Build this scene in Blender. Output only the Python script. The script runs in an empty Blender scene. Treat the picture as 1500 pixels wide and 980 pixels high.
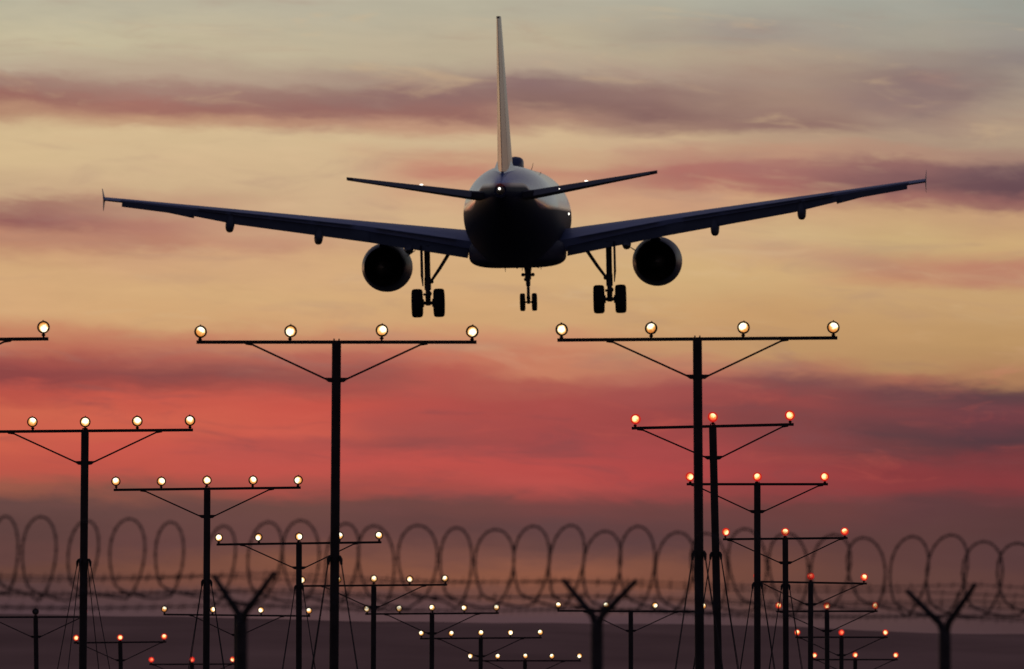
import bpy, math, random
from mathutils import Vector, Matrix, Euler
R = math.radians
random.seed(7)
scene = bpy.context.scene
col = scene.collection

# ------------------------------------------------------------------ camera
EYE, PITCH, FPX = 1.3, math.atan(842/15000), 15000.0
cam_d = bpy.data.cameras.new('camera')
cam = bpy.data.objects.new('camera', cam_d); col.objects.link(cam)
cam.location = (0, 0, EYE); cam.rotation_euler = (R(90)+PITCH, 0, 0)
cam_d.sensor_fit = 'HORIZONTAL'; cam_d.sensor_width = 36.0; cam_d.lens = 360.0
cam_d.clip_start = 0.5; cam_d.clip_end = 60000
cam_d.dof.use_dof = True; cam_d.dof.focus_distance = 230.0; cam_d.dof.aperture_fstop = 6.2
scene.camera = cam

def lin(c):
    o = []
    for v in c:
        v /= 255.0
        o.append(v/12.92 if v <= .04045 else ((v+.055)/1.055)**2.4)
    return (o[0], o[1], o[2], 1.0)

# ------------------------------------------------------------------ world: dusk sky
SUN_AZ, SUN_EL = R(-24), R(1.8)      # the sun has just gone, to the left of the view
world = bpy.data.worlds.new('World'); scene.world = world; world.use_nodes = True
nt = world.node_tree; nt.nodes.clear()
def nd(t, **k):
    n = nt.nodes.new(t)
    for a, b in k.items(): setattr(n, a, b)
    return n
def mth(op, *a, clamp=False):
    n = nd('ShaderNodeMath', operation=op, use_clamp=clamp)
    for i, v in enumerate(a):
        if isinstance(v, (int, float)): n.inputs[i].default_value = v
        else: nt.links.new(v, n.inputs[i])
    return n.outputs[0]
def mrange(v, a, b, c=0.0, d=1.0, kind='SMOOTHSTEP'):
    n = nd('ShaderNodeMapRange', interpolation_type=kind); n.clamp = True
    nt.links.new(v, n.inputs[0])
    for i, q in enumerate((a, b, c, d)): n.inputs[1+i].default_value = q
    return n.outputs[0]
def mixc(f, a, b):
    n = nd('ShaderNodeMix', data_type='RGBA')
    if isinstance(f, (int, float)): n.inputs['Factor'].default_value = f
    else: nt.links.new(f, n.inputs['Factor'])
    for s, v in ((6, a), (7, b)):
        if isinstance(v, tuple): n.inputs[s].default_value = v
        else: nt.links.new(v, n.inputs[s])
    return n.outputs[2]
tc = nd('ShaderNodeTexCoord'); sp = nd('ShaderNodeSeparateXYZ')
nt.links.new(tc.outputs['Generated'], sp.inputs[0])
dx, dy, dz = sp.outputs
az = mth('ARCTAN2', dx, dy)
hor = mth('SQRT', mth('ADD', mth('MULTIPLY', dx, dx), mth('MULTIPLY', dy, dy)))
X = mth('ADD', mth('MULTIPLY', az, FPX), 750.0)                       # sky azimuth, fifteen-thousandths of a radian
Y = mth('SUBTRACT', 1332.0, mth('MULTIPLY', mth('DIVIDE', dz, mth('MAXIMUM', hor, .001)), FPX))
def noise(sx, sy, detail, rough, off, dist=0.0):
    c = nd('ShaderNodeCombineXYZ')
    nt.links.new(mth('MULTIPLY', X, 1/sx), c.inputs[0])
    nt.links.new(mth('MULTIPLY', mth('ADD', Y, mth('MULTIPLY', X, -.045)), 1/sy), c.inputs[1]); c.inputs[2].default_value = off
    n = nd('ShaderNodeTexNoise'); n.inputs['Scale'].default_value = 1.0
    n.inputs['Detail'].default_value = detail; n.inputs['Roughness'].default_value = rough
    n.inputs['Distortion'].default_value = dist
    nt.links.new(c.outputs[0], n.inputs['Vector']); return mth('SUBTRACT', n.outputs[0], .5)
n1 = noise(330, 85, 4, .55, 3.1, .6)
n2 = noise(120, 26, 5, .6, 8.7, .4)
n3 = noise(420, 150, 3, .5, 21.0)
n4 = noise(200, 34, 5, .62, 33.0, .8)
n5 = noise(64, 20, 5, .6, 51.0, .7)
n6 = noise(230, 42, 5, .58, 77.0, .7)
n7 = noise(170, 36, 5, .58, 95.0, .7)
Yw = mth('ADD', Y, mth('ADD', mth('ADD', mth('MULTIPLY', n1, 48.0), mth('MULTIPLY', n2, 26.0)), mth('MULTIPLY', n5, 13.0)))
Xw = mth('ADD', X, mth('ADD', mth('MULTIPLY', n3, 300.0), mth('MULTIPLY', n2, 90.0)))
Y0, Y1 = -700.0, 1332.0
pos = mth('DIVIDE', mth('SUBTRACT', Yw, Y0), Y1-Y0, clamp=True)
# bands of cloud and afterglow: colour against elevation, for a set of azimuths
TOP = [(-700, (150,160,168)), (-250, (165,168,164))]
BOT = [(960, (78,58,62)), (1332, (62,48,54))]
BANDS = [
 (20, [(0,(187,180,156)),(60,(199,187,156)),(98,(190,172,147)),(118,(163,128,115)),(142,(158,108,97)),(165,(186,142,114)),(186,(214,186,143)),(225,(215,186,142)),(278,(204,172,134)),(297,(163,113,100)),(322,(153,98,92)),(352,(190,135,108)),(400,(214,170,122)),(455,(213,167,119)),(488,(199,130,96)),(512,(190,110,85)),(535,(162,78,71)),(560,(142,68,67)),(580,(188,80,67)),(605,(207,98,72)),(645,(207,93,70)),(690,(192,84,68)),(715,(155,88,70)),(737,(104,71,67)),(775,(95,65,62)),(812,(100,66,62)),(836,(105,68,58)),(858,(90,63,62)),(905,(83,61,66))]),
 (230, [(0,(187,179,156)),(60,(199,187,156)),(108,(186,164,141)),(130,(165,130,117)),(154,(163,110,99)),(175,(190,146,116)),(195,(214,186,144)),(260,(211,180,140)),(300,(193,150,121)),(328,(180,124,106)),(352,(186,130,106)),(382,(208,162,122)),(430,(215,172,122)),(470,(213,167,117)),(500,(195,124,95)),(522,(177,97,82)),(547,(142,75,72)),(562,(160,75,68)),(586,(203,87,70)),(622,(209,94,72)),(652,(203,85,70)),(692,(193,82,68)),(725,(130,80,68)),(746,(104,70,66)),(790,(104,68,65)),(832,(123,77,62)),(852,(118,74,62)),(872,(90,64,64)),(905,(87,64,67))]),
 (440, [(0,(186,178,156)),(70,(196,182,153)),(112,(180,156,136)),(136,(155,118,108)),(160,(152,106,98)),(178,(188,142,116)),(198,(214,186,145)),(300,(211,177,138)),(338,(200,154,122)),(362,(197,146,116)),(390,(212,168,124)),(440,(215,172,122)),(472,(211,164,116)),(502,(200,130,98)),(528,(180,98,83)),(555,(152,82,75)),(575,(172,78,70)),(595,(200,82,68)),(640,(206,89,72)),(660,(184,80,72)),(690,(194,80,70)),(720,(168,78,68)),(742,(110,72,66)),(790,(104,68,65)),(832,(130,81,63)),(856,(118,74,62)),(880,(92,65,65)),(905,(89,65,67))]),
 (630, [(0,(184,177,155)),(78,(190,175,148)),(114,(166,141,126)),(140,(145,110,105)),(166,(154,107,98)),(186,(194,150,122)),(204,(211,183,145)),(236,(200,152,122)),(257,(194,130,109)),(278,(207,160,126)),(312,(213,177,135)),(400,(214,172,124)),(470,(211,165,115)),(500,(205,141,105)),(522,(199,117,91)),(552,(180,86,75)),(600,(183,78,70)),(638,(170,78,72)),(655,(153,75,72)),(680,(192,78,70)),(714,(165,75,68)),(736,(114,70,66)),(772,(100,66,64)),(812,(120,76,66)),(842,(137,84,64)),(870,(110,72,64)),(886,(95,66,66)),(905,(89,65,68))]),
 (800, [(0,(183,176,156)),(60,(189,175,148)),(98,(184,164,142)),(120,(142,112,109)),(147,(139,106,100)),(172,(175,135,115)),(200,(211,181,142)),(232,(205,166,130)),(256,(196,140,114)),(282,(205,158,124)),(330,(213,177,133)),(400,(213,172,122)),(465,(210,165,116)),(490,(205,142,106)),(512,(201,128,97)),(544,(200,125,95)),(562,(178,92,78)),(592,(170,75,70)),(640,(165,72,70)),(680,(186,74,69)),(705,(187,77,71)),(736,(120,68,66)),(772,(98,66,66)),(802,(105,70,66)),(842,(143,87,66)),(870,(125,78,62)),(890,(95,68,68)),(908,(87,64,68))]),
 (990, [(0,(178,174,156)),(48,(174,162,143)),(82,(184,167,142)),(110,(177,154,135)),(136,(148,116,108)),(165,(135,101,96)),(187,(166,131,113)),(210,(205,174,138)),(236,(189,141,118)),(256,(174,110,100)),(271,(179,115,101)),(292,(205,156,122)),(340,(213,174,130)),(400,(211,174,122)),(470,(205,160,110)),(512,(200,150,106)),(532,(194,130,99)),(552,(184,110,90)),(577,(165,80,75)),(622,(160,70,68)),(660,(168,70,69)),(690,(174,68,67)),(720,(150,68,66)),(742,(110,66,64)),(792,(95,64,64)),(832,(129,80,64)),(862,(128,79,62)),(890,(95,68,68)),(910,(82,61,66))]),
 (1150, [(0,(172,170,155)),(48,(162,150,139)),(82,(179,160,138)),(120,(166,141,125)),(150,(164,134,118)),(186,(148,114,105)),(207,(185,155,128)),(231,(190,146,120)),(252,(168,113,104)),(271,(169,108,100)),(296,(204,160,122)),(340,(210,177,130)),(372,(203,160,121)),(402,(209,171,120)),(470,(200,155,105)),(522,(192,148,101)),(545,(178,115,90)),(562,(128,76,75)),(586,(150,72,70)),(622,(132,68,68)),(650,(140,66,66)),(690,(158,64,64)),(716,(142,63,63)),(741,(110,64,62)),(792,(98,64,62)),(842,(115,72,60)),(880,(100,68,62)),(908,(85,62,64))]),
 (1320, [(0,(165,165,153)),(50,(168,160,145)),(88,(157,140,129)),(120,(141,117,113)),(150,(145,120,115)),(176,(165,138,122)),(202,(175,148,126)),(226,(179,140,118)),(246,(150,105,100)),(270,(131,91,91)),(291,(165,111,100)),(311,(204,164,122)),(350,(205,172,122)),(384,(196,141,109)),(402,(195,138,106)),(430,(204,164,115)),(480,(195,152,103)),(540,(185,142,96)),(560,(163,100,82)),(577,(112,70,72)),(602,(125,66,68)),(640,(97,62,66)),(660,(110,62,64)),(690,(140,58,60)),(711,(138,58,60)),(741,(97,60,62)),(802,(95,62,60)),(852,(100,66,60)),(880,(95,64,60)),(912,(86,62,62))]),
 (1485, [(0,(158,160,150)),(58,(157,150,141)),(88,(146,133,128)),(112,(156,141,130)),(150,(171,151,132)),(200,(180,155,130)),(228,(165,130,115)),(246,(112,83,88)),(275,(106,76,82)),(296,(150,100,95)),(316,(199,157,118)),(358,(205,168,118)),(390,(190,131,105)),(410,(190,132,105)),(432,(200,160,112)),(500,(190,148,99)),(553,(175,126,89)),(575,(98,66,70)),(610,(115,62,68)),(650,(87,58,64)),(680,(124,57,60)),(705,(134,56,59)),(731,(105,58,60)),(762,(90,58,58)),(812,(90,60,60)),(852,(95,62,58)),(890,(91,62,58)),(916,(80,58,60))]),
]
sky_c = None; lastx = None
for bx, st in BANDS:
    rp = nd('ShaderNodeValToRGB'); rp.color_ramp.interpolation = 'EASE'
    st = TOP[1:] + st + BOT[:1]
    els = rp.color_ramp.elements
    while len(els) > 1: els.remove(els[-1])
    for i, (y, c) in enumerate(st[:32]):
        p = (y-Y0)/(Y1-Y0)
        if i == 0: els[0].position = p; e = els[0]
        else: e = els.new(p)
        e.color = lin(c)
    nt.links.new(pos, rp.inputs[0])
    if sky_c is None: sky_c = rp.outputs[0]
    else: sky_c = mixc(mrange(Xw, lastx, bx), sky_c, rp.outputs[0])
    lastx = bx
# torn wisps: mauve cloud in front of the glow, warm gaps in the darker banks
low = mrange(Y, 470.0, 600.0)
wisp_c = mixc(low, lin((168,132,118)), lin((128,72,74)))
sky_c = mixc(mth('MULTIPLY', mth('MULTIPLY', mrange(n6, .0, .28), mrange(Y, 470.0, 600.0, .5, 1.0)), mrange(Y, 780.0, 700.0, .0, .62)), sky_c, wisp_c)
warm_c = mixc(low, lin((214,182,140)), lin((196,84,70)))
sky_c = mixc(mth('MULTIPLY', mrange(n7, .04, .30), mrange(Y, 760.0, 680.0, .0, .40)), sky_c, warm_c)
# fine wisps of thinner and thicker cloud
hsv = nd('ShaderNodeHueSaturation'); nt.links.new(sky_c, hsv.inputs['Color'])
nt.links.new(mth('ADD', .975, mth('ADD', mth('MULTIPLY', n4, .10), mth('MULTIPLY', n2, .14))), hsv.inputs['Value'])
hsv.inputs['Saturation'].default_value = .98
sky_c = hsv.outputs[0]
# the rest of the dome: dusk sky away from the afterglow
nish = nd('ShaderNodeTexSky', sky_type='NISHITA'); nish.sun_disc = False
nish.sun_elevation = R(0.5); nish.sun_rotation = SUN_AZ
nish.air_density = 1.0; nish.dust_density = 1.0; nish.ozone_density = 2.0
dome_rp = nd('ShaderNodeValToRGB')
els = dome_rp.color_ramp.elements
els[0].position = 0.0; els[0].color = lin((106,88,92)); els[1].position = 1.0; els[1].color = lin((58,65,96))
for p, c in ((.14, (100,88,96)), (.4, (84,82,102))):
    e = els.new(p); e.color = lin(c)
nt.links.new(dz, dome_rp.inputs[0])
nmul = nd('ShaderNodeMix', data_type='RGBA', blend_type='ADD'); nmul.inputs['Factor'].default_value = .003
nt.links.new(dome_rp.outputs[0], nmul.inputs[6]); nt.links.new(nish.outputs[0], nmul.inputs[7])
w_el = mrange(dz, .088, .34, 1.0, 0.0)
w_az = mrange(mth('COSINE', mth('SUBTRACT', az, SUN_AZ*.5)), -.15, .85)
sky_c = mixc(mth('MULTIPLY', w_el, w_az), nmul.outputs[2], sky_c)
bg = nd('ShaderNodeBackground'); bg.inputs['Strength'].default_value = 1.0
nt.links.new(sky_c, bg.inputs[0])
wo = nd('ShaderNodeOutputWorld'); nt.links.new(bg.outputs[0], wo.inputs[0])

# the last of the sun, very weak and warm
sd = bpy.data.lights.new('sun', 'SUN'); sd.energy = .12; sd.angle = R(6); sd.color = (1.0, .55, .28)
so = bpy.data.objects.new('sun', sd); col.objects.link(so)
sdir = Vector((math.sin(SUN_AZ)*math.cos(SUN_EL), math.cos(SUN_AZ)*math.cos(SUN_EL), math.sin(SUN_EL)))
so.rotation_euler = (-sdir).to_track_quat('-Z', 'Y').to_euler(); so.location = sdir*300

vs = scene.view_settings
vs.view_transform = 'Standard'; vs.look = 'None'; vs.exposure = 0.0; vs.gamma = 1.0; vs.use_curve_mapping = False

# ------------------------------------------------------------------ helpers
def at(px, py, depth):
    """point of the place seen at (px, py) of a 1500-wide view, at a known distance"""
    u, v = (px-750)/FPX, (490-py)/FPX
    f = Vector((0, math.cos(PITCH), math.sin(PITCH))); up = Vector((0, -math.sin(PITCH), math.cos(PITCH)))
    d = f + up*v + Vector((u, 0, 0)); k = depth/d.y
    return Vector((0, 0, EYE)) + d*k

class MB:
    def __init__(s): s.v, s.f = [], []
    def add(s, vs_, fs):
        o = len(s.v); s.v += [tuple(q) for q in vs_]; s.f += [tuple(i+o for i in f) for f in fs]; return s
    def loft(s, rings, cap0=True, cap1=True, closed=True):
        n = len(rings[0]); vs_ = [p for r in rings for p in r]; fs = []
        for i in range(len(rings)-1):
            for j in range(n if closed else n-1):
                k = (j+1) % n
                fs.append((i*n+j, i*n+k, (i+1)*n+k, (i+1)*n+j))
        if cap0: fs.append(tuple(range(n))[::-1])
        if cap1: fs.append(tuple((len(rings)-1)*n+j for j in range(n)))
        return s.add(vs_, fs)
    def tube(s, pts, r, n=8, caps=True):
        rings = []
        for i, p in enumerate(pts):
            p = Vector(p)
            a = Vector(pts[max(i-1, 0)]); b = Vector(pts[min(i+1, len(pts)-1)])
            t = (b-a).normalized()
            ref = Vector((0, 1, 0)) if abs(t.y) < .9 else Vector((0, 0, 1))
            x = t.cross(ref).normalized(); y = t.cross(x).normalized()
            rr = r[i] if isinstance(r, (list, tuple)) else r
            rings.append([p + x*math.cos(2*math.pi*k/n)*rr + y*math.sin(2*math.pi*k/n)*rr for k in range(n)])
        return s.loft(rings, caps, caps)
    def box(s, c, h, rot=None):
        c = Vector(c); vs_ = []
        for i in (-1, 1):
            for j in (-1, 1):
                for k in (-1, 1):
                    q = Vector((i*h[0], j*h[1], k*h[2]))
                    if rot is not None: q = rot @ q
                    vs_.append(c+q)
        return s.add(vs_, [(0,1,3,2),(4,6,7,5),(0,4,5,1),(2,3,7,6),(0,2,6,4),(1,5,7,3)])
    def ball(s, c, r, n=10, m=7, sc=(1,1,1)):
        c = Vector(c); rings = []
        for i in range(1, m):
            a = math.pi*i/m
            rings.append([c + Vector((math.sin(a)*math.cos(2*math.pi*k/n)*r*sc[0], math.sin(a)*math.sin(2*math.pi*k/n)*r*sc[1], -math.cos(a)*r*sc[2])) for k in range(n)])
        return s.loft(rings)
    def lathe_y(s, prof, n=24, c=(0,0,0), cap0=False, cap1=False):
        return s.loft([[Vector((c[0]+r*math.cos(2*math.pi*k/n), c[1]+y, c[2]+r*math.sin(2*math.pi*k/n))) for k in range(n)] for y, r in prof], cap0, cap1)
    def lathe_x(s, prof, n=24, c=(0,0,0), cap0=True, cap1=True):
        return s.loft([[Vector((c[0]+x, c[1]+r*math.cos(2*math.pi*k/n), c[2]+r*math.sin(2*math.pi*k/n))) for k in range(n)] for x, r in prof], cap0, cap1)
    def mesh(s, name, m, sharp=35):
        me = bpy.data.meshes.new(name); me.from_pydata(s.v, [], s.f); me.materials.append(m)
        me.polygons.foreach_set('use_smooth', [True]*len(me.polygons))
        me.set_sharp_from_angle(angle=R(sharp)); me.update(); return me
    def build(s, name, m, parent=None, loc=(0,0,0), sharp=35):
        return place(name, s.mesh(name, m, sharp), parent, loc)
def place(name, me, parent=None, loc=(0,0,0), rot=None):
    o = bpy.data.objects.new(name, me); col.objects.link(o); o.location = loc
    if rot is not None: o.rotation_euler = rot
    if parent is not None: o.parent = parent
    return o
def thing(name, label, cat, loc=(0,0,0), group=None):
    o = bpy.data.objects.new(name, None); col.objects.link(o); o.location = loc; o.empty_display_size = .3
    o['label'] = label; o['category'] = cat
    if group: o['group'] = group
    return o

# ------------------------------------------------------------------ materials
def mat(name, base, rough=.6, metal=0.0, var=.25, scale=8.0, coat=0.0, bump=0.0, spec=.5):
    m = bpy.data.materials.new(name); m.use_nodes = True; t = m.node_tree; b = t.nodes['Principled BSDF']
    b.inputs['Roughness'].default_value = rough; b.inputs['Metallic'].default_value = metal
    b.inputs['Coat Weight'].default_value = coat; b.inputs['Coat Roughness'].default_value = .08
    b.inputs['Specular IOR Level'].default_value = spec
    co = t.nodes.new('ShaderNodeTexCoord'); nz = t.nodes.new('ShaderNodeTexNoise')
    nz.inputs['Scale'].default_value = scale; nz.inputs['Detail'].default_value = 5
    t.links.new(co.outputs['Object'], nz.inputs['Vector'])
    rp = t.nodes.new('ShaderNodeValToRGB')
    rp.color_ramp.elements[0].position = .3; rp.color_ramp.elements[1].position = .7
    rp.color_ramp.elements[0].color = tuple(c*(1-var) for c in base)+(1,)
    rp.color_ramp.elements[1].color = tuple(min(1, c*(1+var)) for c in base)+(1,)
    t.links.new(nz.outputs[0], rp.inputs[0]); t.links.new(rp.outputs[0], b.inputs['Base Color'])
    if bump:
        bp = t.nodes.new('ShaderNodeBump'); bp.inputs['Strength'].default_value = bump; bp.inputs['Distance'].default_value = .02
        t.links.new(nz.outputs[0], bp.inputs['Height']); t.links.new(bp.outputs[0], b.inputs['Normal'])
    return m
M = {}
M['mast'] = mat('mast_paint', (.035, .028, .026), .75, 0, .25, 3, spec=.15)
M['steel'] = mat('weathered_steel', (.045, .038, .036), .7, .2, .25, 10, spec=.2)
M['wire'] = mat('weathered_wire', (.04, .034, .032), .6, .3, .25, 30, spec=.2)
M['lamp'] = mat('lamp_housing_paint', (.045, .02, .012), .6, 0, .2, 20, spec=.2)
M['rubber'] = mat('tyre_rubber', (.018, .018, .02), .9, 0, .2, 12, spec=.1)
M['gear'] = mat('gear_steel', (.06, .06, .066), .6, .2, .2, 8, spec=.2)
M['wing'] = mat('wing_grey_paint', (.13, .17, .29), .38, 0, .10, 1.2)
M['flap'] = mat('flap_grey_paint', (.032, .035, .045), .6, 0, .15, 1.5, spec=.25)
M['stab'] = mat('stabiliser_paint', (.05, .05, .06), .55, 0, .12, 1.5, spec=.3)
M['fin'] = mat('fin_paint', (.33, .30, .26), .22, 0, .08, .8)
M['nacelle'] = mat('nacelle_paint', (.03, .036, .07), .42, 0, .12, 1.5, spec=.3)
M['burnt'] = mat('burnt_exhaust_metal', (.16, .135, .11), .45, .6, .4, 3)
M['navy'] = mat('navy_paint', (.012, .016, .04), .6, 0, .15, 1.0, spec=.15)
M['dome'] = mat('antenna_dome_paint', (.05, .065, .12), .4, 0, .1, 3)
M['ground'] = mat('dry_grass', (.06, .055, .035), .95, 0, .5, .35, bump=.4)
M['hill'] = mat('haze_tinted_hillside', (.46, .25, .17), 1.0, 0, .18, .012, spec=0)  # warm tint of distant haze mixed into the earth colour
M['concrete'] = mat('concrete', (.28, .27, .25), .9, 0, .2, 6, bump=.3)

def emit(name, c, s):
    m = bpy.data.materials.new(name); m.use_nodes = True; t = m.node_tree; b = t.nodes['Principled BSDF']
    b.inputs['Base Color'].default_value = (.02, .02, .02, 1)
    b.inputs['Emission Color'].default_value = c+(1,); b.inputs['Emission Strength'].default_value = s
    return m
def lens_mat(name, stops, strength):
    """a lit reflector lamp: brightest at the filament, each lamp's hot spot a little different"""
    m = bpy.data.materials.new(name); m.use_nodes = True; t = m.node_tree; b = t.nodes['Principled BSDF']
    b.inputs['Base Color'].default_value = (.05, .04, .03, 1); b.inputs['Roughness'].default_value = .2
    co = t.nodes.new('ShaderNodeTexCoord'); oi = t.nodes.new('ShaderNodeObjectInfo')
    wn = t.nodes.new('ShaderNodeTexWhiteNoise'); wn.noise_dimensions = '1D'
    t.links.new(oi.outputs['Random'], wn.inputs['W'])
    sb = t.nodes.new('ShaderNodeVectorMath'); sb.operation = 'MULTIPLY_ADD'
    sb.inputs[1].default_value = (.055, 0, .085); sb.inputs[2].default_value = (-.0275, 0, -.032)
    t.links.new(wn.outputs['Color'], sb.inputs[0])
    df = t.nodes.new('ShaderNodeVectorMath'); df.operation = 'SUBTRACT'
    t.links.new(co.outputs['Object'], df.inputs[0]); t.links.new(sb.outputs[0], df.inputs[1])
    fl = t.nodes.new('ShaderNodeVectorMath'); fl.operation = 'MULTIPLY'; fl.inputs[1].default_value = (1, 0, 1)
    t.links.new(df.outputs[0], fl.inputs[0])
    ln = t.nodes.new('ShaderNodeVectorMath'); ln.operation = 'LENGTH'; t.links.new(fl.outputs[0], ln.inputs[0])
    nz = t.nodes.new('ShaderNodeTexNoise'); nz.noise_dimensions = '4D'; nz.inputs['Scale'].default_value = 28; nz.inputs['Detail'].default_value = 3
    mw = t.nodes.new('ShaderNodeMath'); mw.operation = 'MULTIPLY'; mw.inputs[1].default_value = 40
    t.links.new(oi.outputs['Random'], mw.inputs[0]); t.links.new(mw.outputs[0], nz.inputs['W'])
    t.links.new(co.outputs['Object'], nz.inputs['Vector'])
    a1 = t.nodes.new('ShaderNodeMath'); a1.operation = 'MULTIPLY_ADD'; a1.inputs[1].default_value = .09; a1.inputs[2].default_value = -.045
    t.links.new(nz.outputs[0], a1.inputs[0])
    a2 = t.nodes.new('ShaderNodeMath'); a2.operation = 'ADD'; t.links.new(ln.outputs['Value'], a2.inputs[0]); t.links.new(a1.outputs[0], a2.inputs[1])
    dv = t.nodes.new('ShaderNodeMath'); dv.operation = 'DIVIDE'; dv.inputs[1].default_value = .13; t.links.new(a2.outputs[0], dv.inputs[0])
    rp = t.nodes.new('ShaderNodeValToRGB'); e = rp.color_ramp.elements
    e[0].position, e[0].color = stops[0][0], stops[0][1]+(1,); e[1].position, e[1].color = stops[-1][0], stops[-1][1]+(1,)
    for p, c in stops[1:-1]: q = e.new(p); q.color = c+(1,)
    t.links.new(dv.outputs[0], rp.inputs[0]); t.links.new(rp.outputs[0], b.inputs['Emission Color'])
    b.inputs['Emission Strength'].default_value = strength
    return m
M['white_lens'] = lens_mat('lit_clear_lens', [(0, (1, .95, .80)), (.35, (1, .88, .58)), (.52, (.58, .32, .10)), (.66, (.44, .18, .045)), (.95, (.32, .10, .02))], 2.0)
M['amber_lens'] = lens_mat('lit_lens_behind_red_filter', [(0, (1, .80, .46)), (.38, (1, .62, .26)), (.52, (.85, .26, .06)), (.8, (.6, .05, .02))], 1.6)
M['red_lens'] = lens_mat('lit_red_lens', [(0, (1, .35, .16)), (.3, (1, .14, .06)), (.6, (.75, .04, .02)), (.95, (.45, .01, .01))], 1.3)
M['red_ring'] = emit('lit_red_filter_glass', (.85, .022, .014), .62)
M['white_light'] = emit('small_white_light', (1, .92, .8), 2.5)
M['dead_lens'] = mat('unlit_lens', (.03, .028, .026), .35, 0, .1, 10)
for k in ('white_lens', 'amber_lens', 'red_lens', 'red_ring', 'white_light'):
    try: M[k].cycles.emission_sampling = 'NONE'
    except Exception: pass

# ------------------------------------------------------------------ ground and the far ridge
def struct(o): o['kind'] = 'structure'; return o
g = MB(); NG = 24; S = 9000.0
g.add([(-S+2*S*i/NG, -1500+(S+1500)*j/NG, 0) for j in range(NG+1) for i in range(NG+1)],
      [(j*(NG+1)+i, j*(NG+1)+i+1, (j+1)*(NG+1)+i+1, (j+1)*(NG+1)+i) for j in range(NG) for i in range(NG)])
struct(g.build('ground', M['ground']))
def ridge(x):
    h = EYE + (1332-914.5)/FPX*4000 - 4.4*math.tanh(x/230)*1.25
    h += .25*math.sin(x*.021+.4)+.18*math.sin(x*.057+2)+.12*math.sin(x*.13)
    far = max(0, abs(x)-350)
    return h + 14*math.sin(x*.0011+1)*min(1, far/900) - 30*min(1, far/5000)
g = MB(); xs = []
x = -6500.0
while x <= 6500:
    xs.append(x); x += 12 if abs(x) < 420 else 120
prof = [(-1500, -1.0), (-1000, .22), (-500, .62), (-180, .90), (-50, .985), (0, 1.0), (120, .985), (500, .8), (1500, -.02)]
g.add([(x, 4000+o, ridge(x)*k + (0 if k in (1.0, -1.0) else 1.5*math.sin(x*.017+o))) if k > 0 else (x, 4000+o, -2.0) for o, k in prof for x in xs],
      [(j*len(xs)+i, j*len(xs)+i+1, (j+1)*len(xs)+i+1, (j+1)*len(xs)+i) for j in range(len(prof)-1) for i in range(len(xs)-1)])
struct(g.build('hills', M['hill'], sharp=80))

# ------------------------------------------------------------------ approach lamps and masts
LAMP_R = .102
def lamp_meshes():
    h = MB().lathe_y([(-.008, LAMP_R-.026), (-.026, LAMP_R-.022), (-.026, LAMP_R), (.012, LAMP_R), (.02, LAMP_R-.01), (.07, .07), (.11, .045), (.115, .0001)], 24)
    h.box((0, -.002, LAMP_R+.006), (.008, .012, .009))
    H = h.mesh('lamp', M['lamp'])
    hr = MB().lathe_y([(.0, LAMP_R-.02), (.004, LAMP_R), (.02, LAMP_R-.004), (.07, .07), (.11, .045), (.115, .0001)], 24).mesh('lamp', M['lamp'])
    def lens(r, m):
        return MB().lathe_y([(.0, r), (-.012, r*.8), (-.02, r*.45), (-.023, .0001)], 20).mesh('lens', m, 60)
    ring = MB().lathe_y([(-.002, LAMP_R-.032), (-.014, LAMP_R-.028), (-.014, LAMP_R-.002), (.004, LAMP_R+.001)], 24).mesh('filter_ring', M['red_ring'])
    k = MB().ball((0, .02, -.124), .033, 10, 7, (1, .9, .8)).box((0, .02, -.100), (.016, .02, .02)).tube([(0, .02, -.13), (0, .02, -.175)], .016)
    return H, hr, lens(LAMP_R-.024, M['white_lens']), lens(LAMP_R-.028, M['amber_lens']), lens(LAMP_R-.030, M['red_lens']), ring, k.mesh('knuckle', M['lamp']), lens(LAMP_R-.018, M['dead_lens'])
H_W, H_R, L_W, L_A, L_R, RING, KNUCKLE, L_D = lamp_meshes()
BASE = MB().box((0, 0, .06), (.28, .28, .06)).mesh('footing', M['concrete'])

def lamp(parent, loc, kind, yaw, pitch, roll=0):
    red = kind in 'ar'
    o = place('lamp', H_R if red else H_W, parent, loc, (R(-pitch), R(roll), R(yaw)))
    place('lens', {'w': L_W, 'a': L_A, 'r': L_R, 'd': L_D}[kind], o)
    if red: place('filter_ring', RING, o)
    place('knuckle', KNUCKLE, o)
    if kind == 'd': o['label'] = 'dark lamp that is not lit'
    return o

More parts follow.
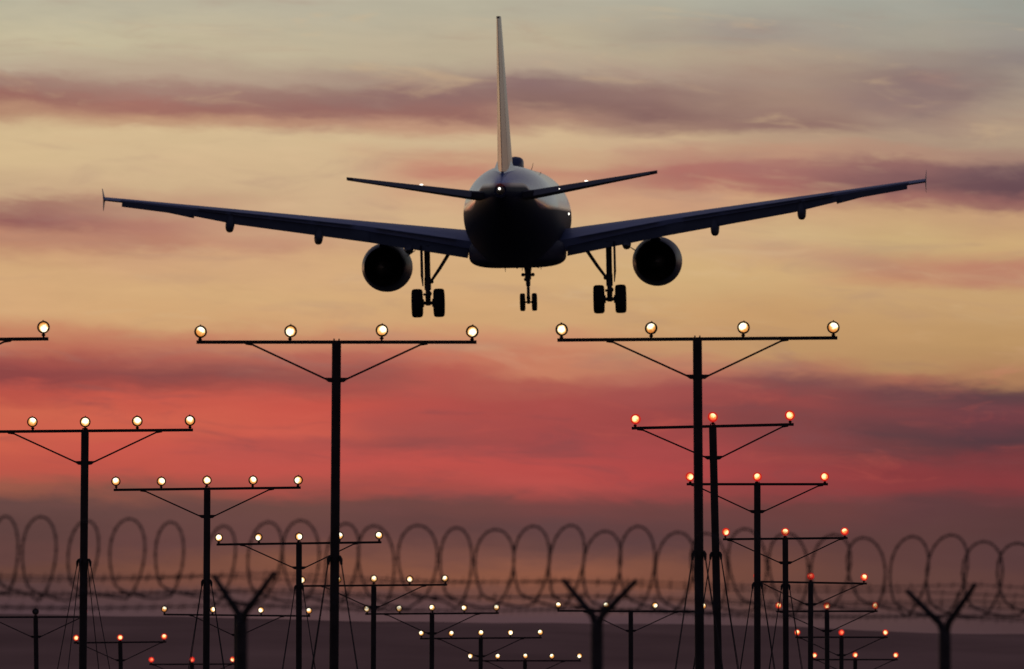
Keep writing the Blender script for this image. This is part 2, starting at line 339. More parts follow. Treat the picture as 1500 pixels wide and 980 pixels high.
def mast(label, cx, ybar, d, tilt, xbot, offs, kinds, half, collar=None, guyrot=40, lampdy=None):
    T = at(cx, ybar, d)
    pyb = 1332 + EYE/d*FPX
    B = at(cx + (xbot-cx)/(980.0-ybar)*(pyb-ybar), 700, d); B.z = 0
    root = thing('light_mast', label, 'light mast', B, 'approach light masts')
    t = T - B; ax = (t).normalized()
    place('footing', BASE, root)
    pr = .074
    p = MB().tube([Vector((0,0,.1)), t*.5, t-ax*.03], [pr*1.04, pr*1.02, pr], 16)
    p.build('pole', M['mast'], root)
    # crossbar with its two clamp bolts
    r = R(tilt); ex = Vector((math.cos(r), 0, math.sin(r)))
    rm = Matrix.Rotation(-r, 3, 'Y')
    bar = MB().box(t, (half, .027, .027), rm); bo = bar.build('crossbar', M['mast'], root)
    for s in (-1, 1):
        MB().tube([t+ex*.04*s+Vector((0,-.01,.02)), t+ex*.04*s+Vector((0,-.01,.055))], .012, 6).build('clamp_bolt', M['steel'], bo)
    # two braces from a bracket on the pole
    lo = t - ax*.605
    for s in (-1, 1):
        a = lo + Vector((s*(pr+.075), 0, 0)); b = t + ex*(1.37*s) + Vector((0, 0, -.035))
        br = MB().tube([a, b-(b-a).normalized()*.02, b+ex*.10*s+Vector((0,0,.008))], .0155, 8).build('brace', M['mast'], root)
        q = lo + Vector((s*(pr+.02), 0, -.01))
        MB().add([q+Vector((s*x_, y_, z_)) for y_ in (-.03, .03) for x_, z_ in ((-.03,.04),(.085,.04),(.07,.0),(.03,-.03),(-.03,-.035))],
                 [(0,1,2,3,4),(9,8,7,6,5)]+[(i,(i+1)%5+0,(i+1)%5+5,i+5) for i in range(5)]).build('bracket', M['mast'], br)
    # guy wires
    if collar is not None:
        c = t - ax*((at(cx, ybar, d)-at(cx, collar, d)).length)
        MB().tube([c-ax*.05, c+ax*.05], pr+.016, 14).build('collar', M['mast'], root)
        for k in range(4):
            a = R(guyrot+90*k); dv = Vector((math.cos(a), math.sin(a), 0))
            hk = c + dv*(pr+.045)
            g0 = hk + dv*.03 - Vector((0,0,.07)); hgt = g0.z-.02
            ge = Vector((g0.x+dv.x*hgt*.215, g0.y+dv.y*hgt*.215, .02))
            gw = MB().tube([g0, ge], .0085, 6).build('guy_wire', M['wire'], root)
            MB().tube([c+dv*(pr-.01)+Vector((0,0,.02)), hk+Vector((0,0,.025)), hk+dv*.022-Vector((0,0,.01)), g0-Vector((0,0,.03))], [.026,.024,.026,.018], 8).build('hook', M['mast'], gw)
    for i, (o_, kd) in enumerate(zip(offs, kinds)):
        z = .176 + random.uniform(-.012, .012)
        lamp(root, t + ex*o_ + Vector((random.uniform(-.012,.012) if kd == 'w' else 0, -.02, z)), kd, random.uniform(-20, 20), random.uniform(-3, 9), random.uniform(-4, 4))
    return root

W5, S3, X4 = (-2, -1, 0, 1, 2), (-1.5, 0, 1.5), (-2.2, -.735, .735, 2.2)
ordw = ['sixth', 'fifth', 'fourth', 'third', 'second']
mast('five-lamp white mast standing in one line with the two tall four-lamp masts', -117, 498, 165, .5, -119, W5, 'wwwww', 2.07, 815)
for i, (cx, yb, d, tl, xb, cl, gr) in enumerate([(124.5,631.2,195,.5,122,822,62), (303.5,716,225.3,.7,302.5,852,45), (438,796,255.6,.8,438,860,45), (547.5,857.5,287,.5,547,None,0), (632.8,898.8,315.5,.4,632.5,None,0), (704.3,934.8,346.5,.4,704,None,0), (769,968,376.8,0,769,None,0)]):
    if i == 0: lb = 'tall five-lamp white mast, first of the receding row behind the four-lamp masts'
    elif i == 6: lb = 'farthest five-lamp white mast, at the very end of the receding row'
    else: lb = 'five-lamp white mast, %s from the far end of the receding white row' % ordw[i-1]
    mast(lb, cx, yb, d, tl, xb, W5, 'wwwww', 2.06, cl, gr)
mast('tall four-lamp white mast standing between the five-lamp masts and the other four-lamp mast', 493, 501.2, 165, 0, 489.5, tuple(o for o in X4), 'wwww', 2.26, 818, 45)
mast('tall mast with four widely spaced white lamps standing before the red-lamp row', 1021.5, 496.6, 165, .45, 1024.5, X4, 'wwww', 2.26, 811, 45)
X4b = (-2.25, -.75, .75, 2.25)
mast('distant four-lamp white mast between the dark-lamp mast and the five-lamp row', 347, 901.3, 318, -.6, 347, X4b, 'wwww', 2.28)
mast('distant four-lamp white mast between the five-lamp row and the longer red row', 924, 895.3, 318, -.3, 924, X4b, 'wwww', 2.28)
for i, (cx, yb, d, tl, xb, cl, gr, kd) in enumerate([(1044,624.5,198.8,1.35,1052,812,45,'aaa'), (1109.3,709.3,228,0,1109,856,45,'aaa'), (1150.3,789,258.6,.6,1151,858,45,'aaa'), (1187.5,853.4,286.6,-1.0,1187,None,0,'ara'), (1211.3,895.4,317.8,.1,1211.5,None,0,'aaa'), (1232.5,933.5,348.8,0,1232.5,None,0,'ara'), (1252.7,966.3,378,0,1252.7,None,0,'aaa')]):
    if i == 0: lb = 'tall leaning mast with three red lamps, nearest the fence in the longer red row'
    elif i == 6: lb = 'farthest three-lamp red mast at the end of the longer red row'
    else: lb = 'three-lamp red mast, %s from the far end of the longer red row' % ordw[i-1]
    mast(lb, cx, yb, d, tl, xb, S3, kd, 1.575, cl, gr)
mast('three-lamp mast whose middle lamp is dark and unlit', 52.2, 904, 317.8, .15, 53.5, S3, 'ada', 1.575)
mast('low three-lamp red mast standing next behind the mast with the dark lamp', 176, 941, 348.8, .6, 177, S3, 'aaa', 1.575)
mast('low three-lamp red mast ending the short red row behind the dark-lamp mast', 281.3, 973, 378, .2, 281.5, S3, 'rra', 1.575)

# ------------------------------------------------------------------ perimeter fence
def fdepth(px): return 72.0 + 3.4*px/1500
fence = thing('perimeter_fence', 'out of focus security fence with forked posts and coiled razor wire on top', 'fence', at(358, 900, fdepth(358)).xy.to_3d())
FO = fence.location.copy()
pA, pB = at(0, 700, fdepth(0)), at(1500, 700, fdepth(1500)); fdir = (pB-pA); fdir.z = 0; fdir.normalize()
fper = Vector((-fdir.y, fdir.x, 0))
POSTS = [(-165, 902, -41, -60, 48, -64), (353.5, 905, -41, -62, 49, -67), (874.5, 909, -50, -60, 58, -59), (1384, 920, -56, -55, 45, -65), (1885, 928, -50, -58, 50, -60)]
tipsL, tipsR, apexes = [], [], []
for px, py, lx, ly, rx, ry in POSTS:
    d = fdepth(px); A = at(px, py, d)-FO; base = Vector((A.x, A.y, 0))
    post = MB().tube([base, A+Vector((0,0,-.1)), A+Vector((0,0,-.03)), A+Vector((0,0,-.005))], [.046,.045,.043,.026], 14).build('fence_post', M['steel'], fence)
    for (ox, oy, dd, lst) in ((lx, ly, .22, tipsL), (rx, ry, -.22, tipsR)):
        tip = at(px+ox, py+oy, d+dd)-FO
        s0 = A + Vector((.012 if ox < 0 else -.012, 0, -.13))
        MB().tube([s0, A+(tip-A)*.12, tip], [.030, .027, .018], 4).build('arm', M['steel'], post)
        lst.append(tip)
    apexes.append(A)
for tl in (tipsL, tipsR):
    for fr in (.98, .62, .3):
        pts = []
        for i in range(len(tl)-1):
            a = apexes[i].lerp(tl[i], fr); b = apexes[i+1].lerp(tl[i+1], fr)
            for k in range(12): 
                q = a.lerp(b, k/12); q.z -= .03*math.sin(math.pi*k/12); pts.append(q)
        pts.append(b)
        mb = MB().tube(pts, .0042, 5)
        for i in range(len(pts)-1):
            for k in (.2, .7):
                q = pts[i].lerp(pts[i+1], k)
                mb.tube([q+Vector((-.006,0,-.028)), q+Vector((.006,0,.028))], .0028, 4).tube([q+Vector((.004,-.02,.02)), q+Vector((-.004,.02,-.02))], .0028, 4)
        mb.build('barbed_strand', M['wire'], fence)
# concertina coil of razor tape: loops clipped to their neighbours, seen obliquely
def coil_center(px): return at(px, 817 + 29*px/1500, fdepth(px))
rnd = random.Random(3); rc = MB(); path = []; N = 36
LOOPS = [(-185,52),(-120,54),(-52,50),(8,40),(57,52),(121,46),(186,53),(248,43),(322,44),(387,50),(441,54),(500,48),(552,52),(612,57),(668,46),(724,56),(778,51),(829,49),(881,53),(933,50),(988,54),(1040,50),(1096,52),(1156,54),(1216,54),(1270,51),(1331,52),(1386,55),(1439,54),(1491,55),(1546,52),(1600,56),(1655,50),(1710,52)]
for i, (cx, w) in enumerate(LOOPS[:-1]):
    nx = LOOPS[i+1]; dep = fdepth(cx); k_ = dep/FPX; hh = .262+rnd.uniform(-.018, .018); dzc = rnd.uniform(-.02, .02); ln = rnd.uniform(-.035, .035)
    for k in range(N):
        u = k/N; ph = 2*math.pi*u
        mv = 0.0 if u < .86 else ((u-.86)/.14)**2*(3-2*(u-.86)/.14)*.8
        mv -= 0.0 if u > .08 else (.08-u)/.08*.2*0
        c = coil_center(cx+(nx[0]-cx)*mv)-FO
        sn = math.sin(ph); bl = .52+.48*math.sin(ph/2)**1.2      # pinched together at the foot
        zz = -math.cos(ph)*hh*1.08 + dzc
        path.append(c + Vector((sn*w/2*k_*bl*1.2 - ln*math.cos(ph), -sn*.21*bl, zz)))
rc.tube(path, .0082, 5)
for i in range(0, len(path)-1, 2):
    q = path[i]; t = (path[i+1]-q).normalized(); n = t.cross(fper).normalized()
    for s in (-1, 1):
        rc.add([q-t*.02, q+n*.015*s+t*.006, q+t*.02, q+fper*.004], [(0,1,3),(1,2,3),(0,3,2),(0,2,1)])
rc.build('razor_wire', M['wire'], fence)
# rail and chain link below the forks
for i in range(len(apexes)-1):
    a, b = apexes[i]-Vector((0,0,.62)), apexes[i+1]-Vector((0,0,.62))
    MB().tube([a, b], .022, 8).build('rail', M['steel'], fence)
    ml = MB(); h = a.z-.05; L = (b-a).length; ux = (b-a)/L; st = .12; n = int((L+h)/st)
    for sgn in (1, -1):
        for k in range(n+1):
            u0 = k*st; z0 = 0.0; u1 = u0-h; z1 = h
            if u0 > L: z0 = u0-L; u0 = L
            if u1 < 0: z1 = h+u1; u1 = 0
            if z1-z0 < .05: continue
            if sgn < 0: u0, u1 = L-u0, L-u1
            ml.tube([Vector((a.x,a.y,.05))+Vector((ux.x,ux.y,0))*u0+Vector((0,0,z0)), Vector((a.x,a.y,.05))+Vector((ux.x,ux.y,0))*u1+Vector((0,0,z1))], .0022, 3)
    mo = ml.build('chain_link', M['wire'], fence); mo['kind'] = 'stuff'

# ------------------------------------------------------------------ the airliner
O = at(757.5, 318, 427)
jet = thing('airliner', 'twin-engine passenger jet landing with wheels and flaps down, seen from behind', 'airplane', O)
jet.rotation_mode = 'QUATERNION'
jet.rotation_quaternion = (Matrix.Rotation(R(-1.9), 3, 'Z') @ Matrix.Rotation(R(3.6), 3, 'X') @ Matrix.Rotation(R(-1.15), 3, 'Y')).to_quaternion()
V = Vector
# fuselage: sections (station from nose, centre z, half width, half height)
sec = [(0,-.55,.02,.02),(.25,-.53,.36,.36),(.8,-.46,.75,.74),(1.6,-.34,1.14,1.10),(2.6,-.2,1.46,1.46),(3.8,-.08,1.74,1.76),(5.2,-.01,1.92,1.99),(6.6,0,1.975,2.07)]
sec += [(s, 0, 1.975, 2.07) for s in (10, 14, 18, 22, 23.5)]
sec += [(25,.03,1.965,2.04),(26.5,.12,1.91,1.95),(28,.25,1.80,1.81),(29.5,.40,1.62,1.63),(31,.555,1.40,1.41),(32.5,.70,1.14,1.17),(34,.82,.87,.92),(35.5,.90,.60,.67),(36.6,.94,.43,.48),(37.3,.96,.30,.34),(37.55,.96,.24,.28)]
NF = 56
def fring(s, cz, w, h): return [V((w*math.sin(2*math.pi*k/NF), 17.7-s, cz+h*math.cos(2*math.pi*k/NF))) for k in range(NF)]
def fus_mat():
    m = bpy.data.materials.new('fuselage_paint'); m.use_nodes = True; t = m.node_tree; b = t.nodes['Principled BSDF']
    b.inputs['Roughness'].default_value = .22; b.inputs['Coat Weight'].default_value = .5; b.inputs['Coat Roughness'].default_value = .05
    co = t.nodes.new('ShaderNodeTexCoord'); s = t.nodes.new('ShaderNodeSeparateXYZ'); t.links.new(co.outputs['Object'], s.inputs[0])
    def mm(op, a, b_):
        n = t.nodes.new('ShaderNodeMath'); n.operation = op
        for i, v in enumerate((a, b_)):
            if isinstance(v, (int, float)): n.inputs[i].default_value = v
            else: t.links.new(v, n.inputs[i])
        return n.outputs[0]
    # navy belly paint whose edge sweeps up round the tail cone
    aft = mm('MAXIMUM', mm('SUBTRACT', -12.6, s.outputs[1]), 0.0)
    line = mm('ADD', .28, mm('MULTIPLY', mm('MULTIPLY', aft, aft), .10))
    sm = t.nodes.new('ShaderNodeMath'); sm.operation = 'SMOOTH_MIN'; t.links.new(line, sm.inputs[0]); sm.inputs[1].default_value = 1.16; sm.inputs[2].default_value = .5; line = sm.outputs[0]
    nz = t.nodes.new('ShaderNodeTexNoise'); nz.inputs['Scale'].default_value = .7; t.links.new(co.outputs['Object'], nz.inputs['Vector'])
    mr = t.nodes.new('ShaderNodeMapRange'); t.links.new(mm('SUBTRACT', s.outputs[2], line), mr.inputs[0])
    mr.inputs[1].default_value = -.08; mr.inputs[2].default_value = .08
    # red cheat line just above the belly colour on the rear fuselage
    rd = t.nodes.new('ShaderNodeMapRange'); rd.inputs[1].default_value = .10; rd.inputs[2].default_value = .13
    t.links.new(mm('SUBTRACT', s.outputs[2], line), rd.inputs[0])
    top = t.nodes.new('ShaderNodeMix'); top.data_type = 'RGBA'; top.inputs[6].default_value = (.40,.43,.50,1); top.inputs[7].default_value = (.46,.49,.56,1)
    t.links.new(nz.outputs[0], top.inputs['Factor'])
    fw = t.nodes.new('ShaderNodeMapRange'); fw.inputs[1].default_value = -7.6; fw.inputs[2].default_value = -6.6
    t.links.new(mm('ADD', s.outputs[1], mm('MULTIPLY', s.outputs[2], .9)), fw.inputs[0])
    tp2 = t.nodes.new('ShaderNodeMix'); tp2.data_type = 'RGBA'; tp2.inputs[6].default_value = (.16,.27,.55,1)  # saturated blue paints the dusk sky's reflection into the aft upper fuselage
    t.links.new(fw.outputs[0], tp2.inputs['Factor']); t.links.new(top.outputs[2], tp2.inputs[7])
    m0 = t.nodes.new('ShaderNodeMix'); m0.data_type = 'RGBA'; m0.inputs[6].default_value = (.38,.05,.035,1)
    t.links.new(rd.outputs[0], m0.inputs['Factor']); t.links.new(tp2.outputs[2], m0.inputs[7])
    m1 = t.nodes.new('ShaderNodeMix'); m1.data_type = 'RGBA'; m1.inputs[6].default_value = (.012,.016,.042,1)
    t.links.new(mr.outputs[0], m1.inputs['Factor']); t.links.new(m0.outputs[2], m1.inputs[7])
    t.links.new(m1.outputs[2], b.inputs['Base Color'])
    t.links.new(mm('SUBTRACT', .6, mm('MULTIPLY', mr.outputs[0], .38)), b.inputs['Roughness'])
    t.links.new(mm('MULTIPLY', mr.outputs[0], .5), b.inputs['Coat Weight'])
    t.links.new(mm('ADD', .15, mm('MULTIPLY', mr.outputs[0], .35)), b.inputs['Specular IOR Level'])
    return m
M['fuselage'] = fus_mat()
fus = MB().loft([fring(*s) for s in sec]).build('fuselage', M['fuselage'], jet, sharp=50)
MB().lathe_y([(-19.9, .10), (-19.86, .17), (-19.6, .2)], 20, (0, 0, .97), cap0=True).build('exhaust_outlet', M['burnt'], fus)
MB().ball((-.03, -20.0, 1.04), .05).build('tail_light', M['white_light'], fus)
MB().ball((1.965, 6.5, .12), .055).build('scan_light', M['white_light'], fus)
for sx in (-1, 1):   # rear doors, slightly proud
    MB().loft([[V((sx*(1.40+.02), -11.45, .60)), V((sx*1.43, -11.45, 1.05))], [V((sx*1.60, -10.6, .50)), V((sx*1.62, -10.6, 1.0))]], False, False, closed=False).build('rear_door', M['wing'], fus)
# antennas
MB().loft([[V((w*math.sin(a)*1.0, y, 2.0+h*max(-.2, abs(math.cos(a))**.35*(1 if math.cos(a) > 0 else -1)))) for a in [2*math.pi*k/24 for k in range(24)]] for y, w, h in ((-1.5,.1,.12),(-1.2,.28,.42),(-.6,.33,.52),(.2,.33,.52),(.9,.26,.40),(1.5,.06,.12))]).build('antenna_dome', M['dome'], fus, sharp=50)
for x_, y_, a in ((.62, 3.0, 16), (-1.15, -3.0, -36), (1.05, -3.2, 33)):
    hb = .3 if a == 16 else .12; rr = R(a); n = V((math.sin(rr), 0, math.cos(rr))); p0 = V((1.975*math.sin(rr), y_, 2.07*math.cos(rr)))
    MB().loft([[p0-n*.05+V((0,-.15,0)), p0-n*.05+V((0,.15,0)), p0-n*.05+V((.02,.15,0)), p0-n*.05+V((.02,-.15,0))], [p0+n*hb+V((0,-.12,0)), p0+n*hb+V((0,.02,0)), p0+n*hb+V((.012,.02,0)), p0+n*hb+V((.012,-.12,0))]]).build('blade_antenna', M['gear'], fus)
for x_, y_, hh in ((-.12, 9.0, .2), (.22, 7.0, .18), (-.35, -5.6, .22), (.7, 8.5, .15)):
    MB().loft([[V((x_-.02,y_-.15,-1.98)),V((x_+.02,y_-.15,-1.98)),V((x_+.02,y_+.15,-1.98)),V((x_-.02,y_+.15,-1.98))],[V((x_-.008,y_-.12,-2.06-hh)),V((x_+.008,y_-.12,-2.06-hh)),V((x_+.008,y_,-2.06-hh)),V((x_-.008,y_,-2.06-hh))]]).build('belly_antenna', M['gear'], fus)
# belly fairing
def bring(y, w, zt, zb):
    o = []
    for k in range(36):
        a = 2*math.pi*k/36; c, s = math.cos(a), math.sin(a)
        o.append(V((w*math.copysign(abs(s)**.55, s), y, (zt+zb)/2+(zt-zb)/2*math.copysign(abs(c)**.6, c))))
    return o
MB().loft([bring(*q) for q in ((7.2,.5,-1.75,-2.0),(6.4,1.35,-1.2,-2.08),(5,1.85,-.9,-2.12),(2,1.98,-.85,-2.13),(-2,1.98,-.85,-2.13),(-4,1.86,-.95,-2.11),(-5.6,1.35,-1.2,-2.05),(-6.8,.5,-1.7,-1.98))]).build('belly_fairing', M['navy'], jet, sharp=60)

def airfoil(c, tc, camber=.015, n=14, te=.004, cut=1.0, droop=0.0):
    """closed loop, (chordwise from the leading edge, height), nose first round the top"""
    def th(x): return 5*tc*(.2969*math.sqrt(x)-.126*x-.3516*x*x+.2843*x**3-.1036*x**4)+te*x
    def cm(x): return camber*4*x*(1-x)
    xs = [cut*.5*(1-math.cos(math.pi*i/n)) for i in range(n+1)]
    up = [(x*c, (cm(x)+th(x))*c) for x in xs]; lo = [(x*c, (cm(x)-th(x))*c) for x in xs[1:]]
    return up + lo[::-1]
def lerp_tab(tab, x):
    for (x0, v0), (x1, v1) in zip(tab, tab[1:]):
        if x <= x1: return v0+(v1-v0)*(x-x0)/(x1-x0)
    return tab[-1][1]
LE = [(0, 6.75), (2, 5.7), (17.05, -2.1)]
CH = [(0, 7.35), (2, 6.3), (6.4, 4.0), (17.05, 1.5)]
TOPZ = [(0, -.72), (2, -.50), (6.2, -.04), (13.35, .78), (16.4, 1.13), (17.05, 1.20)]
BOTZ = [(0, -2.0), (2, -1.68), (6.15, -.93), (13.35, .21), (13.4, .33), (16.4, .79), (17.05, .95)]
INC = [(0, 3.6), (2, 3.4), (6.4, 2.0), (17.05, .3)]
def wsec(x, cut):
    c = lerp_tab(CH, x); tcr = lerp_tab([(0,.15),(2,.15),(6.4,.122),(17.05,.105)], x); inc = R(lerp_tab(INC, x)); yl = lerp_tab(LE, x)
    pr_ = [(yl-(a*math.cos(inc)+b*math.sin(inc)*0), -a*math.sin(inc)+b*math.cos(inc)) for a, b in airfoil(c, tcr, .018, 14, .004, cut)]
    dz_ = lerp_tab(TOPZ, x)-max(q[1] for q in pr_)
    return [(y, z+dz_) for y, z in pr_]
def wing(sx):
    tgt = []
    stations = [.6, 1.4, 2, 3.2, 4.4, 5.4, 6.4, 8, 9.8, 11.6, 13.35]
    w = MB().loft([[V((sx*x, y, z)) for y, z in wsec(x, .80)] for x in stations + [14.4, 15.4, 16.35]])
    wo_ = w.build('wing', M['wing'], jet, sharp=40)
    MB().loft([[V((sx*x, y, z)) for y, z in wsec(x, 1.0)] for x in (16.355, 16.7, 16.95, 17.04)]).build('wing_tip', M['wing'], wo_, sharp=40)
    def surface(name, xs_, frac, gap, m_):
        rings = []
        for x in xs_:
            c = lerp_tab(CH, x); pr_ = wsec(x, .80)
            nU = 14
            yc = pr_[nU][0]; zu = pr_[nU][1]; zl = pr_[nU+1][1]
            cf = frac*c; z0 = zl+.012*c; ztgt = lerp_tab(BOTZ, x)
            a = math.asin(max(.05, min(.72, (z0-ztgt)/cf)))
            rings.append([V((sx*x, yc+gap*c-(p*math.cos(a)-q*math.sin(a)*-1*0) , z0-p*math.sin(a)+q*math.cos(a))) for p, q in airfoil(cf, .15, .02, 9, .006)])
        return MB().loft(rings).build(name, m_, wo_, sharp=40)
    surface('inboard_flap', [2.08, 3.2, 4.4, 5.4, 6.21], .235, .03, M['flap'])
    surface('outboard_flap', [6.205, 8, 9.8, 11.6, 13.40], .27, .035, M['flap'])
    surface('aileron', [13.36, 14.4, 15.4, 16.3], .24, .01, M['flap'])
    # spoiler panel edges stand a little proud along the rear upper surface
    for x0, x1 in ((2.6, 5.9), (6.9, 8.5), (8.6, 10.2), (10.3, 11.9), (12.0, 13.2)):
        rs = []
        for x in (x0, x1):
            p_ = wsec(x, .80); a, b = p_[11], p_[14]
            rs.append([V((sx*x, a[0], a[1]+.004)), V((sx*x, b[0]-.12, b[1]+.006)), V((sx*x, b[0]-.12, b[1]-.03)), V((sx*x, a[0], a[1]-.05))])
        MB().loft(rs).build('spoiler', M['wing'], wo_)
    # canoe fairings under the flap tracks
    for x, dep in ((4.55, .12), (8.27, .35), (11.9, .34)):
        c = lerp_tab(CH, x); pr_ = wsec(x, .80); zl = min(q[1] for q in pr_); yc = pr_[14][0]; zb = lerp_tab(BOTZ, x)
        rings = []
        for u, rw, zz, hh in ((0,.03,zl+.05,.03),(.18,.15,zl+.0,.16),(.4,.19,zl-.06,.24),(.6,.19,(zl+zb)/2-.12,.28),(.8,.18,zb-dep*.35,dep*.75),(.93,.15,zb-dep*.52,dep*.52),(1,.06,zb-dep*.6,dep*.25)):
            y = yc+.42*c - u*(.42*c+.34*c+.2)
            rings.append([V((sx*x+rw*math.copysign(abs(math.sin(a))**.7, math.sin(a)), y, zz+hh*math.cos(a))) for a in [2*math.pi*k/16 for k in range(16)]])
        MB().loft(rings).build('flap_track_fairing', M['flap'], wo_, sharp=60)
    # slats
    rings = []
    for x in (2.6, 6, 10, 14, 16.3):
        c = lerp_tab(CH, x); yl = lerp_tab(LE, x); z = wsec(x, .8)[0][1]
        rings.append([V((sx*x, yl+.07*c-p*.94, z-.03*c+q+.02*c-.30*(.16*c-p)*.9)) for p, q in airfoil(.16*c, .22, .05, 7)])
    MB().loft(rings).build('slat', M['wing'], wo_, sharp=40)
    # wing tip fence
    s = wsec(17.04, 1.0); zt = sum(q[1] for q in s)/len(s); y0 = s[0][0]
    def plate(y, z, t_): return [V((sx*(17.05+t_+.12*(z-zt)*(1 if z > zt else -.5)), y, z)), V((sx*(17.05-t_+.12*(z-zt)*(1 if z > zt else -.5)), y, z))]
    ou = [(y0-.35, zt), (y0-1.0, zt+.45), (y0-1.2, zt+.43), (y0-1.35, zt), (y0-1.2, zt-.48), (y0-1.02, zt-.48)]
    a = [plate(y, z, .012 if abs(z-zt) < .1 else .006) for y, z in ou]
    MB().add([q[0] for q in a]+[q[1] for q in a], [tuple(range(6)), tuple(range(11, 5, -1))]+[(i, i+6, (i+1)%6+6, (i+1)%6) for i in range(6)]).build('wing_tip_fence', M['wing'], wo_)
for sx in (-1, 1): wing(sx)

# engines
for sx in (-1, 1):
    c = (sx*5.72, 0, -1.97)
    e = MB().lathe_y([(6.2,.80),(7.05,.86),(7.28,.92),(7.30,.97),(7.2,1.0),(6.6,1.03),(5.6,1.05),(4.6,1.045),(3.6,1.0),(2.9,.93),(2.45,.86),(2.40,.84),(2.42,.82),(3.2,.86),(4.2,.88)], 40, c)
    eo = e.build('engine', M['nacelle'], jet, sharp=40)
    MB().lathe_y([(4.2,.88),(4.0,.5),(3.2,.48),(2.9,.36),(2.5,.30)], 32, c).build('core_cowl', M['burnt'], eo)
    MB().lathe_y([(2.5,.29),(2.2,.2),(1.85,.02)], 24, c, cap1=True).build('exhaust_cone', M['burnt'], eo)
    MB().lathe_y([(6.3,.82),(6.28,.15),(6.7,.02)], 32, c, cap1=True).build('fan', M['gear'], eo)
    rings = []
    for y, z0, z1, w in ((6.4,-1.02,-.92,.10),(5.4,-1.05,-.55,.19),(4.2,-1.06,-.35,.22),(3.0,-1.05,-.38,.22),(2.2,-.98,-.45,.16),(1.4,-.9,-.5,.05)):
        rings.append([V((sx*5.72-w,y,z0)),V((sx*5.72+w,y,z0)),V((sx*5.72+w*.8,y,z1)),V((sx*5.72-w*.8,y,z1))])
    MB().loft(rings).build('pylon', M['nacelle'], eo)
    MB().add([V((sx*5.72-sx*(.86+.0),5.6,-1.50)),V((sx*5.72-sx*1.22,5.2,-1.28)),V((sx*5.72-sx*1.22,4.8,-1.28)),V((sx*5.72-sx*.86,4.4,-1.50)),
              V((sx*5.72-sx*.86,5.0,-1.56)),V((sx*5.72-sx*1.22,5.0,-1.31))],[(0,1,2,3),(0,4,5,1),(3,2,5,4)]).build('strake', M['nacelle'], eo)

# tailplane
HLE = [(0,-13.6),(6.22,-16.95)]; HCH = [(0,4.3),(6.22,1.35)]; HTOP = [(0,.92),(1.3,1.02),(6.22,1.66)]
def hsec(x, cut=1.0):
    c = lerp_tab(HCH, x); y = lerp_tab(HLE, x)
    p = [(y-a, b+a*.012) for a, b in airfoil(c, .098, 0, 10, .004, cut)]
    dz_ = lerp_tab(HTOP, x)-max(q[1] for q in p); return [(a, b+dz_) for a, b in p]
for sx in (-1, 1):
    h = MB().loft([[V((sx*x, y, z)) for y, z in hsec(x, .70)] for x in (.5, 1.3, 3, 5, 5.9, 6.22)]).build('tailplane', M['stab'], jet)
    rings = []
    for x in (1.25, 3, 5, 5.95):
        p = hsec(x, 1.0); c = lerp_tab(HCH, x); y0 = lerp_tab(HLE, x)-.705*c; zc = (hsec(x,.7)[10][1]+hsec(x,.7)[11][1])/2
        th_ = (hsec(x,.7)[10][1]-hsec(x,.7)[11][1])/2
        rings.append([V((sx*x,y0,zc+th_*.96)),V((sx*x,y0-.29*c,zc-.03*c+.012)),V((sx*x,y0-.29*c,zc-.03*c-.012)),V((sx*x,y0,zc-th_*.96))])
    MB().loft(rings).build('elevator', M['stab'], h)
    MB().ball((sx*3.32, -15.6, lerp_tab(HTOP, 3.32)+.025), .036, sc=(2.0, 1, .8)).build('logo_light', M['white_light'], h)
MB().ball((2.3, -18.05, 1.0), .02).build('small_light', M['white_light'], h)

# fin and rudder
FLE = [(1.7,-11.4),(7.96,-16.6)]; FCH = [(1.7,6.1),(7.96,2.0)]; FT = [(1.7,.098),(7.96,.088)]
def fsec(z, cut=1.0):
    c = lerp_tab(FCH, z); return [(lerp_tab(FLE, z)-a, b) for a, b in airfoil(c, lerp_tab(FT, z), 0, 10, .006, cut)]
fz = [1.7, 2.2, 4, 6, 7.7, 7.96]
fin = MB().loft([[V((b, y, z)) for y, b in fsec(z, .70)] for z in fz]).build('fin', M['fin'], jet)
rings = []
for z in (1.75, 4, 6, 7.86):
    p = fsec(z, .7); c = lerp_tab(FCH, z); y0 = p[10][0]-.02; w = p[10][1]
    rings.append([V((w*.97,y0,z)),V((.012,y0-.29*c,z)),V((-.012,y0-.29*c,z)),V((-w*.97,y0,z))])
MB().loft(rings).build('rudder', M['fin'], fin)
MB().loft([[V((.02,-8.9,1.95)),V((.02,-8.9,2.02)),V((-.02,-8.9,2.02)),V((-.02,-8.9,1.95))],[V((.30,-12.2,1.85)),V((.06,-12.2,2.55)),V((-.06,-12.2,2.55)),V((-.30,-12.2,1.85))],[V((.48,-14.5,1.70)),V((.22,-14.5,2.35)),V((-.22,-14.5,2.35)),V((-.48,-14.5,1.70))],[V((.10,-16.9,1.55)),V((.05,-16.9,1.72)),V((-.05,-16.9,1.72)),V((-.10,-16.9,1.55))]]).build('fin_fillet', M['fuselage'], fin, sharp=60)

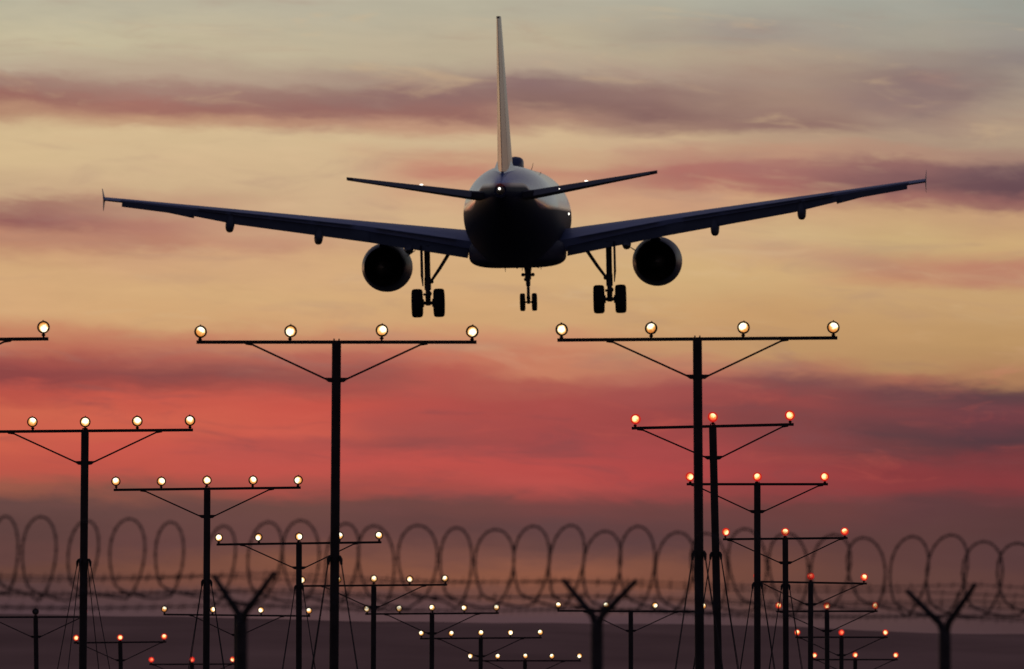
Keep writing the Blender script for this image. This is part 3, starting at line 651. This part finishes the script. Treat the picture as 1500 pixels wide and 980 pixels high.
# landing gear
def wheel(parent, c, r, w, name='wheel'):
    k = w/2
    tyre = MB().lathe_x([(-k*.55,r*.55),(-k*.85,r*.62),(-k,r*.80),(-k*.93,r*.92),(-k*.66,r*.985),(-k*.3,r),(k*.3,r),(k*.66,r*.985),(k*.93,r*.92),(k,r*.80),(k*.85,r*.62),(k*.55,r*.55)], 28, c).build(name, M['rubber'], parent)
    MB().lathe_x([(-k*.7,r*.3),(-k*.62,r*.54),(k*.62,r*.54),(k*.7,r*.3)], 20, c).build('rim', M['gear'], tyre)
for sx in (-1, 1):
    gx = sx*3.8; ax_z = -3.51
    lg = MB().tube([V((gx,0,-1.1)),V((gx,0,-2.45)),V((gx,0,-2.46)),V((gx,0,-2.95)),V((gx,0,-2.98)),V((gx,0,-3.2)),V((gx,0,-3.22)),V((gx,0,-3.62))],[.125,.125,.14,.14,.10,.10,.12,.10],14)
    lg.tube([V((gx-.46,0,ax_z)),V((gx+.46,0,ax_z))], .075, 12).tube([V((gx-.27,0,ax_z)),V((gx-.17,0,ax_z))], .17, 14).tube([V((gx+.17,0,ax_z)),V((gx+.27,0,ax_z))], .17, 14)
    lg.ball((gx-sx*.16,.05,-2.62),.09).ball((gx+.05,-.12,-3.12),.12).ball((gx-.14,-.05,-3.15),.06)
    lg.tube([V((gx,-.16,-2.9)),V((gx,-.42,-3.12)),V((gx,-.14,-3.45))], [.045,.05,.045], 8)
    lo_ = lg.build('main_landing_gear', M['gear'], jet)
    MB().tube([V((gx-sx*.10,.02,-2.66)),V((gx-sx*.5,.0,-2.1)),V((gx-sx*.92,-.05,-1.45))],[.055,.07,.075],10).build('side_brace', M['gear'], lo_)
    MB().tube([V((gx+sx*.02,-.14,-1.4)),V((gx+sx*.10,-.14,-2.6))],.02,6).build('hose', M['rubber'], lo_)
    d0 = gx+sx*.235
    MB().loft([[V((d0-.035,-.5,-1.1)),V((d0+.035,-.5,-1.1)),V((d0+.035,.6,-1.1)),V((d0-.035,.6,-1.1))],[V((d0-.035,-.5,-2.35)),V((d0+.04,-.5,-2.35)),V((d0+.04,.6,-2.35)),V((d0-.035,.6,-2.35))],[V((d0-sx*.03-.015,-.15,-2.8)),V((d0-sx*.03+.015,-.15,-2.8)),V((d0-sx*.03+.015,.35,-2.8)),V((d0-sx*.03-.015,.35,-2.8))]]).build('gear_door', M['navy'], lo_)
    for s in (-1, 1): wheel(lo_, (gx+s*.455,0,ax_z), .60, .46)
ny, nz_ = 12.63, -3.60
ng = MB().tube([V((0,ny+.2,-1.7)),V((0,ny+.12,-2.1)),V((0,ny+.1,-2.3)),V((0,ny+.08,-2.62)),V((0,ny+.08,-2.64)),V((0,ny+.05,-2.9)),V((0,ny+.05,-2.92)),V((0,ny,-3.3)),V((0,ny,-3.42)),V((0,ny,-3.68))],[.22,.17,.14,.135,.10,.095,.066,.066,.085,.06],12)
ng.tube([V((-.3,ny,nz_)),V((.3,ny,nz_))],.04,8).ball((-.09,ny,-2.62),.09)
no = ng.build('nose_landing_gear', M['gear'], jet)
for s in (-1, 1):
    wheel(no, (s*.255,ny,nz_), .385, .225)
    MB().ball((s*.21,ny+.05,-2.42),.085,sc=(1,1.1,1)).tube([V((s*.05,ny+.05,-2.42)),V((s*.2,ny+.05,-2.42))],.03,8).build('taxi_lamp', M['gear'], no)
    MB().loft([[V((s*.42-.015,ny-.9,-1.7)),V((s*.42+.015,ny-.9,-1.7)),V((s*.42+.015,ny+.9,-1.7)),V((s*.42-.015,ny+.9,-1.7))],[V((s*.46-.01,ny-.7,-2.15)),V((s*.46+.01,ny-.7,-2.15)),V((s*.46+.01,ny+.8,-2.15)),V((s*.46-.01,ny+.8,-2.15))]]).build('gear_door', M['navy'], no)
